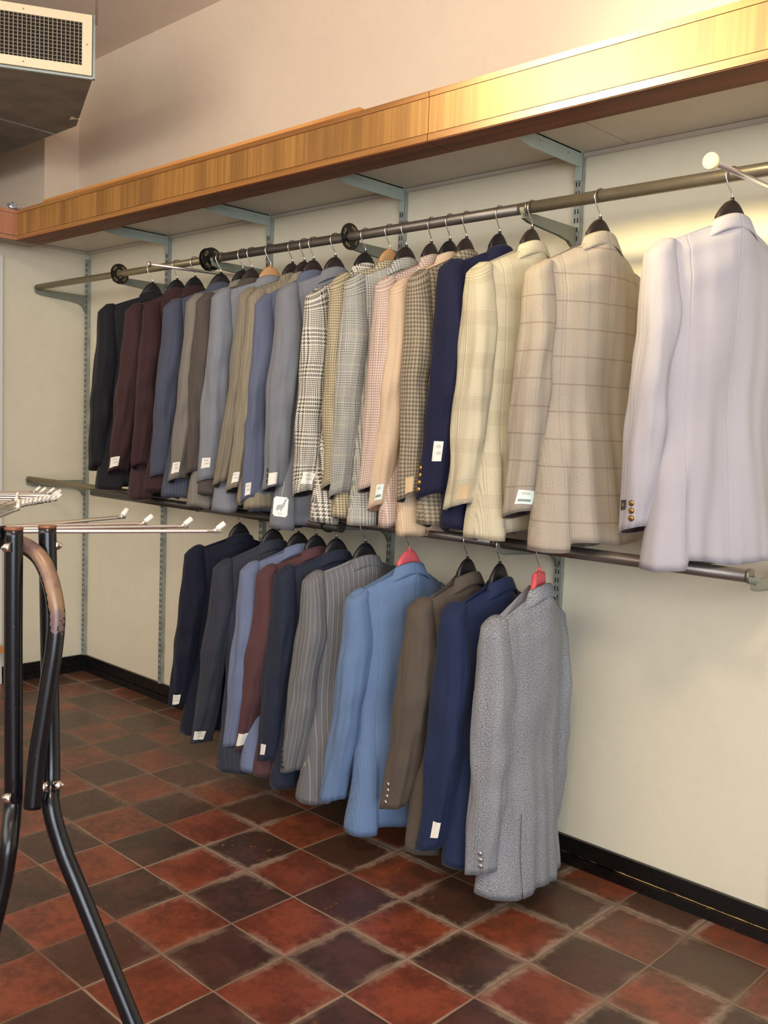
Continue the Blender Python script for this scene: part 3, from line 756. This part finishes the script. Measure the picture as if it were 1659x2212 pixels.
# ---- hangers (dome above the collar, arms inside the shoulders, wire hook over the rail)
def make_hanger(label, ax, ay, az, theta, mat, kind, rr, zt, W, lean=0.0):
    t = empty('coat_hanger', (ax, ay, az-0.2), label, 'hanger', 'jacket hangers', rz=-math.radians(theta))
    bm = bmesh.new(); secs = []; n = 14; NY = 40
    for i in range(NY+1):
        y = -(W-0.065)+2*(W-0.065)*i/NY; a = abs(y)
        if kind == 'dome': zt_ = -0.062-0.046*min(1, (a/0.048))**2.0 if a < 0.048 else ridge(a, zt, W)-0.022
        else: zt_ = -0.066-0.005*(a/0.028) if a < 0.028 else (-0.072-0.04*min(1, (a-0.028)/0.006) if a < 0.034 else ridge(a, zt, W)-0.022)
        zt_ = max(zt_, ridge(a, zt, W)-0.022) if a > 0.04 else zt_
        h = 0.045 if a < 0.05 else 0.022; zb = min(zt_-0.015, ridge(a, zt, W)-0.024-h*0.6)
        th = 0.0085-0.002*smst(0.05, 0.15, a)
        ring = [bm.verts.new((th*sp(math.cos(q), .7)-0.045*(a/W)**2, y, (zt_+zb)/2+(zt_-zb)/2*sp(math.sin(q), .6)+0.2)) for q in [2*PI*k/n for k in range(n)]]
        secs.append(ring)
    for i in range(NY):
        for k in range(n):
            f = bm.faces.new((secs[i][k], secs[i+1][k], secs[i+1][(k+1)%n], secs[i][(k+1)%n])); f.smooth = True
    bm.faces.new(secs[0][::-1]); bm.faces.new(secs[-1])
    tube(bm, [(0, 0, 0.2-0.066), (0, 0, 0.2-0.056)], [0.0055, 0.0045], 12)
    bmesh.ops.recalc_face_normals(bm, faces=bm.faces); link('hanger_body', bm, mat, t)
    # hook in the hanger's own plane (y-z)
    R = rr+0.0075
    rot = math.radians(theta)
    pts = [(0, 0, -0.062), (0, -0.001, -0.050), (0, -0.010, -0.036), (0, -0.0175, -0.024)]
    zc_ = rr+0.002-R
    pts += [(0, -R*math.cos(a), zc_+R*math.sin(a)) for a in [(-0.15+k*0.33)*1.0 for k in range(0, 11)]]
    q = [(lean*0+p[0], p[1], p[2]+0.2) for p in spline(pts, 4)]
    tube_obj('hook', q, 0.0019, m_wire, t, 8)
    return t

F = fabric
fab = dict(
 black=F('charcoal_black_wool', col(29, 28, 33)), maroon=F('maroon_wool', col(62, 40, 40)), char=F('second_maroon_wool', col(58, 36, 37)),
 navypin=F('slate_blue_pinstripe_wool', col(72, 76, 92), col(96, 100, 116), 'pin', 0.011, duty=0.12),
 greybrown=F('grey_taupe_pinstripe_wool', col(128, 122, 112), col(104, 98, 92), 'pin', 0.012, duty=0.12),
 taupe=F('taupe_wool', col(84, 76, 70)),
 greyblue=F('blue_grey_wool', col(130, 133, 140)), tanpin=F('khaki_stripe_wool', col(136, 127, 108), col(104, 94, 80), 'pin', 0.016, duty=0.2),
 tan2=F('tan_stripe_wool', col(138, 128, 108), col(166, 156, 134), 'pin', 0.018, duty=0.15), slate=F('slate_blue_wool', col(98, 104, 124)),
 greyblue2=F('mid_grey_blue_wool', col(126, 128, 134)),
 hound=F('black_white_glen_houndstooth', col(232, 226, 210), col(24, 20, 18), 'glen', 0.0135, 0.100),
 cream=F('cream_check_tweed', col(206, 192, 156), col(96, 86, 70), 'hound', 0.0085),
 glen=F('grey_glen_check', col(206, 204, 192), col(88, 90, 88), 'glen', 0.0076, 0.085, c3=col(190, 180, 150)),
 pink=F('pink_tan_check', col(222, 204, 190), col(160, 128, 112), 'hound', 0.0080),
 peach=F('peach_fine_check', col(226, 204, 172), col(196, 162, 130), 'hound', 0.0058),
 olive=F('olive_brown_houndstooth', col(172, 160, 136), col(92, 80, 64), 'hound', 0.0125),
 navy=F('navy_blazer_wool', col(27, 29, 56)), creamglen=F('cream_fine_glen', col(208, 198, 168), col(140, 126, 98), 'lines', 0.0052, 0.10),
 window=F('tan_windowpane_tweed', col(184, 173, 156), col(112, 100, 88), 'window', 0.005, 0.068, c3=col(108, 80, 78), weave=0.2),
 lilac=F('pale_grey_lilac_wool', col(174, 170, 176), weave=0.06),
 lnavy=F('dark_navy_wool', col(21, 24, 42)), lchar=F('charcoal_navy_stripe_wool', col(52, 55, 66), col(72, 75, 88), 'pin', 0.012, duty=0.1),
 lblue=F('steel_blue_wool', col(112, 122, 150)), lmaroon=F('plum_brown_wool', col(90, 60, 62)), ldk=F('dark_slate_blue_wool', col(38, 44, 60), col(54, 60, 80), 'pin', 0.010, duty=0.1),
 lpin=F('grey_chalk_stripe_wool', col(112, 112, 114), col(168, 166, 166), 'pin', 0.0165, duty=0.11),
 lightblue=F('light_blue_sharkskin', col(114, 140, 178), col(96, 120, 156), 'hound', 0.005), brown=F('grey_brown_wool', col(92, 82, 72)),
 royal=F('royal_navy_wool', col(34, 45, 76)), tweed=F('grey_herringbone_tweed', col(168, 170, 174), col(70, 74, 84), 'tweed', c3=col(222, 222, 222)))
G_U = 'jackets on the upper rail'; G_L = 'jackets on the lower rail'
# key, x, theta, W, zt, dx_hem, zh, dx_cuff, zc, gap, label, hanger(material, kind), buttons, tags
T_ = lambda kind='line', r=0.93, ph=0.7, w=0.052, h=0.040, tw=0.0: (kind, r, ph, w, h, tw)
UJ = [
 ('black', 1.091, 12, 0.225, -0.2, -0.060, -0.952, -0.083, -0.885, 0.12, 'black jacket hanging at the far left end of the upper rail', 'B', None, [T_('plain', .96, 2.5, .03, .03)]),
 ('maroon', 1.281, 7, 0.21, -0.21, -0.003, -0.975, -0.139, -0.893, 0.12, 'dark maroon brown jacket with a white sleeve tag, second on the upper rail', 'B', None, [T_('line', .945, .95, .052, .048)]),
 ('char', 1.412, 5, 0.21, -0.21, -0.010, -0.94, -0.060, -0.86, 0.07, 'mostly hidden second maroon jacket just left of the slate blue pinstripe one', 'B', None, []),
 ('navypin', 1.591, 15, 0.22, -0.21, -0.060, -0.954, -0.116, -0.899, 0.1, 'slate blue pinstripe jacket on the upper rail, right of the maroon one', 'B', None, []),
 ('greybrown', 1.733, 11, 0.215, -0.2, -0.008, -0.98, -0.116, -0.904, 0.075, 'grey taupe striped jacket with a sleeve tag, left of the blue grey one', 'B', None, [T_('line', .93, .9, .044, .048)]),
 ('taupe', 1.791, 11, 0.21, -0.2, 0.000, -0.945, -0.050, -0.87, 0.05, 'mostly hidden taupe jacket just left of the tan wood hanger', 'D', None, []),
 ('greyblue', 1.904, 17, 0.215, -0.19, -0.004, -0.977, -0.082, -0.896, 0.085, 'blue grey jacket on a tan wooden hanger, left half of the upper rail', 'W', None, [T_('line', .90, .8, .044, .044)]),
 ('tanpin', 2.031, 2, 0.205, -0.2, -0.020, -0.96, -0.118, -0.896, 0.055, 'narrow khaki striped jacket just right of the jacket on the tan wooden hanger', 'D', None, []),
 ('tan2', 2.098, 5, 0.21, -0.21, -0.030, -0.975, -0.098, -0.913, 0.048, 'narrow tan striped jacket with a sleeve tag beside the slate blue jacket', 'D', None, [T_('line', .94, .8, .040, .042)]),
 ('slate', 2.149, 11, 0.21, -0.23, -0.060, -0.987, -0.058, -0.946, 0.055, 'plain slate blue jacket with a cuff tag left of the big grey blue one', 'D', None, [T_('line', .95, .8, .036, .050)]),
 ('greyblue2', 2.264, 10, 0.205, -0.2, -0.060, -1.016, -0.043, -0.894, 0.1, 'grey blue jacket with dark cuff buttons and a white animal ticket', 'D', (m_horn, 3, 1.45), [T_('plain', .955, .8, .036, .046)]),
 ('hound', 2.415, 7, 0.21, -0.23, 0.045, -0.967, -0.021, -0.897, 0.085, 'bold black and white houndstooth jacket on the upper rail', 'B', None, [T_('line', .93, .5, .048, .046, .2)]),
 ('cream', 2.53, 8, 0.205, -0.19, 0.012, -0.94, 0.006, -0.864, 0.06, 'cream small-check jacket right of the houndstooth one', 'W', None, []),
 ('glen', 2.605, 9, 0.21, -0.2, 0.026, -0.956, -0.037, -0.892, 0.068, 'grey glen check jacket beside the cream small-check one', 'D', None, []),
 ('pink', 2.715, -4, 0.21, -0.22, 0.020, -0.95, -0.029, -0.858, 0.07, 'pinkish tan fine-check jacket between the grey glen check and peach ones', 'D', None, []),
 ('peach', 2.793, 4, 0.205, -0.23, 0.040, -0.976, -0.055, -0.916, 0.062, 'pale peach fine-check jacket with a mint tag, left of the olive houndstooth one', 'B', None, [T_('bar', .935, .9, .038, .055)]),
 ('olive', 2.86, 1, 0.205, -0.21, 0.045, -0.932, 0.010, -0.875, 0.07, 'olive brown houndstooth jacket left of the navy blazer', 'D', None, [T_('tan', .945, 1.0, .034, .050)]),
 ('navy', 2.988, 1, 0.205, -0.19, 0.020, -0.933, -0.032, -0.861, 0.1, 'navy blazer with gold cuff buttons on the upper rail', 'B', (m_goldb, 4, 2.0), [T_('line', .80, 1.0, .030, .060)]),
 ('creamglen', 3.107, 5, 0.21, -0.21, 0.017, -0.948, -0.025, -0.884, 0.12, 'cream fine-line glen check jacket between the navy blazer and windowpane jacket', 'D', None, [T_('tan', .945, .8, .040, .045, .1)]),
 ('window', 3.335, 16, 0.21, -0.22, 0.045, -0.957, -0.031, -0.892, 0.13, 'tan windowpane tweed jacket with plum lines, second from right on the upper rail', 'D', None, [T_('bar', .935, .45, .052, .044, .15)]),
 ('lilac', 3.712, 25, 0.215, -0.2, 0.010, -0.967, -0.023, -0.901, 0.13, 'pale lilac grey jacket with brass cuff buttons, right end of the upper rail', 'D', (m_brass, 3, 1.0), [T_('brand', .905, 1.75, .022, .024)]),
]
LJ = [
 ('lnavy', 1.804, 8, 0.21, -0.18, -0.050, -0.88, -0.094, -0.803, 0.13, 'dark navy jacket with a small tag at the left end of the lower rail', 'B', None, [T_('line', .95, .95, .040, .046)]),
 ('lchar', 2.009, 12, 0.22, -0.21, 0.043, -0.951, -0.160, -0.926, 0.12, 'charcoal striped jacket with a white tag, second from left on the lower rail', 'B', None, [T_('line', .945, .75, .052, .042, .1)]),
 ('lblue', 2.155, 12, 0.21, -0.2, -0.006, -0.926, -0.076, -0.876, 0.08, 'steel blue jacket squeezed beside the plum brown one on the lower rail', 'B', None, []),
 ('lmaroon', 2.252, 12, 0.21, -0.2, -0.048, -0.923, -0.143, -0.886, 0.085, 'plum brown jacket with a square white cuff tag on the lower rail', 'B', None, [T_('plain', .925, .75, .052, .056)]),
 ('ldk', 2.359, 15, 0.215, -0.19, -0.059, -0.935, -0.079, -0.878, 0.1, 'dark slate blue jacket between the plum brown and grey chalk stripe ones', 'B', None, [T_('plain', .93, 1.2, .030, .044)]),
 ('lpin', 2.505, 12, 0.215, -0.19, -0.032, -0.937, -0.098, -0.882, 0.12, 'grey chalk stripe jacket in the middle of the lower rail', 'B', (m_horn, 4, 1.55), []),
 ('lightblue', 2.709, 11, 0.21, -0.22, -0.005, -0.97, -0.091, -0.918, 0.14, 'light blue jacket hung on a pink dome hanger', 'P', None, []),
 ('brown', 2.953, 0, 0.205, -0.21, 0.008, -0.944, -0.067, -0.845, 0.1, 'grey brown jacket with silver cuff buttons on the lower rail', 'B', (m_silver, 4, 1.75), []),
 ('royal', 3.078, -4, 0.21, -0.2, 0.021, -0.936, -0.041, -0.918, 0.1, 'royal navy jacket with a narrow white tag left of the tweed jacket', 'B', None, [T_('plain', .90, 1.0, .024, .056)]),
 ('tweed', 3.221, -5, 0.205, -0.22, 0.013, -0.998, -0.002, -0.929, 0.14, 'grey herringbone tweed jacket with an open vent, right end of the lower rail', 'Q', (m_silver, 3, 1.2), []),
]
HM = {'B': (m_blackplastic, 'dome'), 'D': (m_darkwood, 'dome'), 'W': (m_lightwood, 'dome'), 'P': (m_pink, 'dome'), 'Q': (m_pink, 'flat')}
HN = {'B': 'black hanger', 'D': 'dark brown hanger', 'W': 'tan wooden hanger', 'P': 'pink dome-topped hanger', 'Q': 'pink flat-topped hanger'}
SHORT = {'black': 'black', 'maroon': 'maroon brown', 'char': 'hidden second maroon', 'navypin': 'slate blue pinstripe', 'greybrown': 'grey taupe striped', 'taupe': 'hidden taupe', 'greyblue': 'blue grey', 'tanpin': 'khaki striped', 'tan2': 'tan striped', 'slate': 'plain slate blue', 'greyblue2': 'grey blue ticketed', 'hound': 'houndstooth', 'cream': 'cream small-check', 'glen': 'grey glen check', 'pink': 'pinkish check', 'peach': 'pale peach', 'olive': 'olive houndstooth', 'navy': 'navy blazer', 'creamglen': 'cream glen check', 'window': 'windowpane', 'lilac': 'pale lilac grey', 'lnavy': 'dark navy', 'lchar': 'charcoal striped', 'lblue': 'steel blue', 'lmaroon': 'plum brown', 'ldk': 'dark slate blue', 'lpin': 'chalk stripe', 'lightblue': 'light blue', 'brown': 'grey brown', 'royal': 'royal navy', 'tweed': 'herringbone tweed'}
sd_ = 1
for rows_, Yr, Zr, grp, rr in ((UJ, YU, ZU, G_U, 0.0172), (LJ, YL, ZL, G_L, 0.0160)):
    for (key, X, th, W, zt, dxh, zh, dxc, zc, gap, lab, hk, btn, tg) in rows_:
        sd_ += 1
        make_jacket(key, lab, grp, X, Yr, Zr, th, zt, W, zh, dxh, dxc, zc, gap, fab[key], sd_,
                    buttons=btn, tags=tg, vent='side' if key == 'tweed' else 'centre',
                    lining=m_peachlining if key == 'peach' else m_lining)
        short = SHORT[key]
        mt, kd = HM[hk]
        make_hanger(HN[hk] + ' inside the ' + short + ('' if key == 'navy' else ' jacket') + (', upper rail' if Zr > 1.5 else ', lower rail'),
                    X, Yr, Zr, th, mt, kd, rr, zt, W)

# swing ticket with the grey long-necked animal mark
host = [o for o in bpy.data.objects if o.get('label', '').startswith('grey blue jacket with dark cuff')][0]
bpy.context.view_layer.update()
MW = Matrix.Translation((2.300, -0.548, 1.088)) @ Matrix.Rotation(math.radians(33), 4, 'Z') @ Matrix.Rotation(0.06, 4, 'Y')
bm = bmesh.new(); box(bm, (-0.026, -0.0008, 0), (0.026, 0.0008, 0.068))
bmesh.ops.bevel(bm, geom=[e for e in bm.edges if abs(e.verts[0].co.y-e.verts[1].co.y) > 0.001], offset=0.005, segments=4, affect='EDGES')
tk = link('swing_ticket', bm, Mat('white_card', 0.5, 0, col(246, 245, 240)).m); tk.parent = host; tk.matrix_local = host.matrix_world.inverted() @ MW; tk['label'] = 'white swing ticket with a grey long-necked animal mark'
alp = [(-.016,.020),(-.014,.033),(-.009,.040),(0,.041),(.006,.044),(.010,.052),(.013,.060),(.017,.064),(.020,.061),(.022,.058),(.0185,.056),(.017,.050),(.014,.041),(.011,.033),(.007,.027),(.004,.024),(.0035,.018),(.001,.018),(0,.024),(-.007,.024),(-.009,.018),(-.0115,.018),(-.0115,.024)]
bm = bmesh.new(); prism(bm, [(a, -0.0012, b) for a, b in alp], (0, -0.0004, 0))
box(bm, (-0.010, -0.0016, 0.0115), (0.010, -0.0012, 0.0128)); box(bm, (-0.008, -0.0016, 0.0065), (0.008, -0.0012, 0.0078))
bmesh.ops.recalc_face_normals(bm, faces=bm.faces); link('animal_mark', bm, Mat('grey_ink', 0.6, 0, col(176, 178, 176)).m, tk)
tube_obj('string', [(0, 0, 0.066), (0.002, 0.004, 0.09), (0.0, 0.018, 0.12)], 0.0006, m_tag, tk, 6)

# ------------------------------------------------------------------ black tube stand in the foreground, left
def ray(px, py, depth):
    x = (px-829.5)/F_PX; y = -(py-1106)/F_PX
    return Vector(cam.matrix_world.translation)+(_r*x+_u*y+_f)*depth
M = Mat('black_gloss_tube', 0.22); x, y, z = M.pos(); v = M.vec(x, y, z)
a = M.nt.nodes.new('ShaderNodeAttribute'); a.attribute_name = 'wear'; w = V(M.nt, a.outputs['Fac'])
n = M.noise(v, 130, 5, 0.7); n2 = M.noise(v, 22, 3); sp_ = M.noise(v, 300, 2).ss(0.72, 0.75)
k = ((w+(n-0.5)*0.9+(n2-0.5)*1.0).ss(0.50, 0.56)).max(sp_*0.6)
M.set('Base Color', M.mix(k, col(15, 15, 19), M.mix(n2.ss(.4, .6), col(146, 116, 90), col(112, 90, 90)))); M.set('Roughness', n*0.15+0.16+k*0.15); M.set('Metallic', k*0.25)
m_tubeblack = M.m
stand = empty('tube_stand', (3.19, -1.86, 0.0), 'black steel tube stand with a bent worn tube, at the left edge', 'stand')
def st_tube(name, pts, r=0.0158, wear=None, seg=24, sub=8):
    bm = bmesh.new(); wl = None
    P = spline(pts, sub); base = Vector((3.19, -1.86, 0.0)); P = [p-base for p in P]
    tube(bm, P, r, seg)
    bmesh.ops.recalc_face_normals(bm, faces=bm.faces)
    o = link(name, bm, m_tubeblack, stand)
    at = o.data.attributes.new('wear', 'FLOAT', 'POINT'); nn = len(P)
    for i in range(len(o.data.vertices)):
        at.data[i].value = wear(i//seg/(nn-1), o.data.vertices[i].co, P[min(i//seg, nn-1)]) if wear else 0.0
    return o
P1 = (3.181, -1.893); P2 = (3.161, -1.821)
st_tube('upright', [(P1[0], P1[1], 1.201), (P1[0], P1[1], 1.0), (P1[0]+.004, P1[1], 0.75), (P1[0]+.003, P1[1]-.001, 0.70), ray(18, 1830, 1.67), ray(0, 1935, 1.67), ray(-60, 2180, 1.67), ray(-170, 2640, 1.67)])
st_tube('upright', [(P2[0], P2[1], 1.199), (P2[0]+.01, P2[1], 1.0), (P2[0]+.03, P2[1]-.004, 0.76), ray(110, 1740, 1.715), ray(134, 1830, 1.71), ray(174, 1930, 1.70), ray(283, 2200, 1.68), ray(400, 2488, 1.655)])
for q in ((P1, 1.2012), (P2, 1.1992)):
    bm = bmesh.new(); (cx, cy), z_ = q
    tube(bm, [(cx-3.19, cy+1.86, z_-0.004), (cx-3.19, cy+1.86, z_+0.0008)], 0.0162, 24); tube(bm, [(cx-3.19, cy+1.86, z_+0.0008), (cx-3.19, cy+1.86, z_+0.0012)], 0.012, 24, mi=1)
    link('top_cap', bm, None, stand, mats=[Mat('worn_copper_rim', 0.4, 0.5, col(140, 92, 70)).m, Mat('brown_plug', 0.4, 0.2, col(150, 124, 104)).m])
def wear(s, co, c):
    rad = (co-c).normalized(); side = rad.dot((_r*0.55+Vector((0, 0, 1))*0.6-_f*0.6).normalized())
    return (smst(0.07, 0.13, s)*smst(0.72, 0.40, s))*smst(-0.35, 0.55, side)
st_tube('bent_tube', [ray(-30, 1165, 1.73), ray(30, 1172, 1.715), ray(62, 1184, 1.70), ray(88, 1208, 1.69), ray(106, 1246, 1.685), ray(117, 1290, 1.68), ray(122, 1335, 1.68), ray(117, 1400, 1.68), ray(106, 1470, 1.68), ray(92, 1560, 1.68), ray(80, 1640, 1.68), ray(70, 1745, 1.68)], 0.0152, wear)
def bolt(px, py, d, off=(0.012, 0.006)):
    p = ray(px, py, d)-Vector((3.19, -1.86, 0)); bm = bmesh.new()
    dirn = (_r*off[0]).normalized()
    tube(bm, [p-dirn*0.010, p-dirn*0.002, p+dirn*0.002, p+dirn*0.0055, p+dirn*0.008], [0.0088, 0.0088, 0.0075, 0.005, 0.0015], 16)
    bmesh.ops.recalc_face_normals(bm, faces=bm.faces); link('acorn_nut', bm, m_chrome, stand)
bolt(125, 1178, 1.735); bolt(129, 1696, 1.715); bolt(12, 1183, 1.642, (-1, 0)); bolt(14, 1724, 1.642, (-1, 0)); bolt(90, 1700, 1.69, (-1, 0))
st_tube('crossbar', [ray(10, 1150, 1.66), ray(-60, 1160, 1.68), ray(-300, 1190, 1.74)], 0.012, sub=2)

# chrome arms: one fan reaching right, one bundle of shorter arms further away
rk = empty('arm_rack', (2.93, -1.80, 0.0), 'chrome rack of thin display arms with white tipped ends reaching in from the left', 'display rack')
bs = Vector((2.93, -1.80, 0.0)); ZR = 1.169
def onplane(px, py, z=ZR):
    x = (px-829.5)/F_PX; y = -(py-1106)/F_PX; d = _r*x+_u*y+_f; o = cam.matrix_world.translation
    return o+d*((z-o.z)/d.z)
def rod(a, b, r, up=0.021, parent=rk, tipc=m_rubber):
    d = (b-a); d.z = 0; d.normalize()
    pts = [a-bs, b-d*0.02-bs, b-d*0.006-bs, b+d*0.004+Vector((0, 0, 0.004))-bs]
    o = tube_obj('arm', spline(pts, 4), r, m_wirew, parent, 10)
    s = b+d*0.004+Vector((0, 0, 0.004))-bs
    tube_obj('arm_tip', [s, s+d*up*0.75+Vector((0, 0, up*0.62))], r*1.45, tipc, o, 10)
hub = onplane(-170, 1150)
for (px, py, hy) in ((465, 1147, 1148), (395, 1137, 1144), (310, 1131, 1140), (262, 1117, 1146)):
    rod(onplane(-60, hy), onplane(px, py), 0.0042)
hub2 = onplane(-190, 1093)
rr_ = random.Random(4)
for i, (px, py) in enumerate(((74, 1063), (86, 1065), (104, 1066), (118, 1070), (112, 1072), (115, 1076), (118, 1080), (106, 1083), (96, 1084), (88, 1086), (80, 1087), (72, 1089), (62, 1090), (54, 1092), (47, 1094), (36, 1078), (34, 1086), (38, 1095), (37, 1102))):
    b = onplane(px, py); a0 = onplane(-190+i*4, 1066+max(0, i-4)*7.0)
    rod(a0, b, 0.0032, 0.019)
# post and spine that carry the arms (left of the frame)
tube_obj('post', [Vector((hub.x, hub.y, 0.0))-bs, Vector((hub.x, hub.y, ZR+0.01))-bs], 0.016, m_tubeblack, rk, 20)
tube_obj('spine', [hub-bs, onplane(-190, 1066)-bs], 0.012, m_chrome, rk, 16)
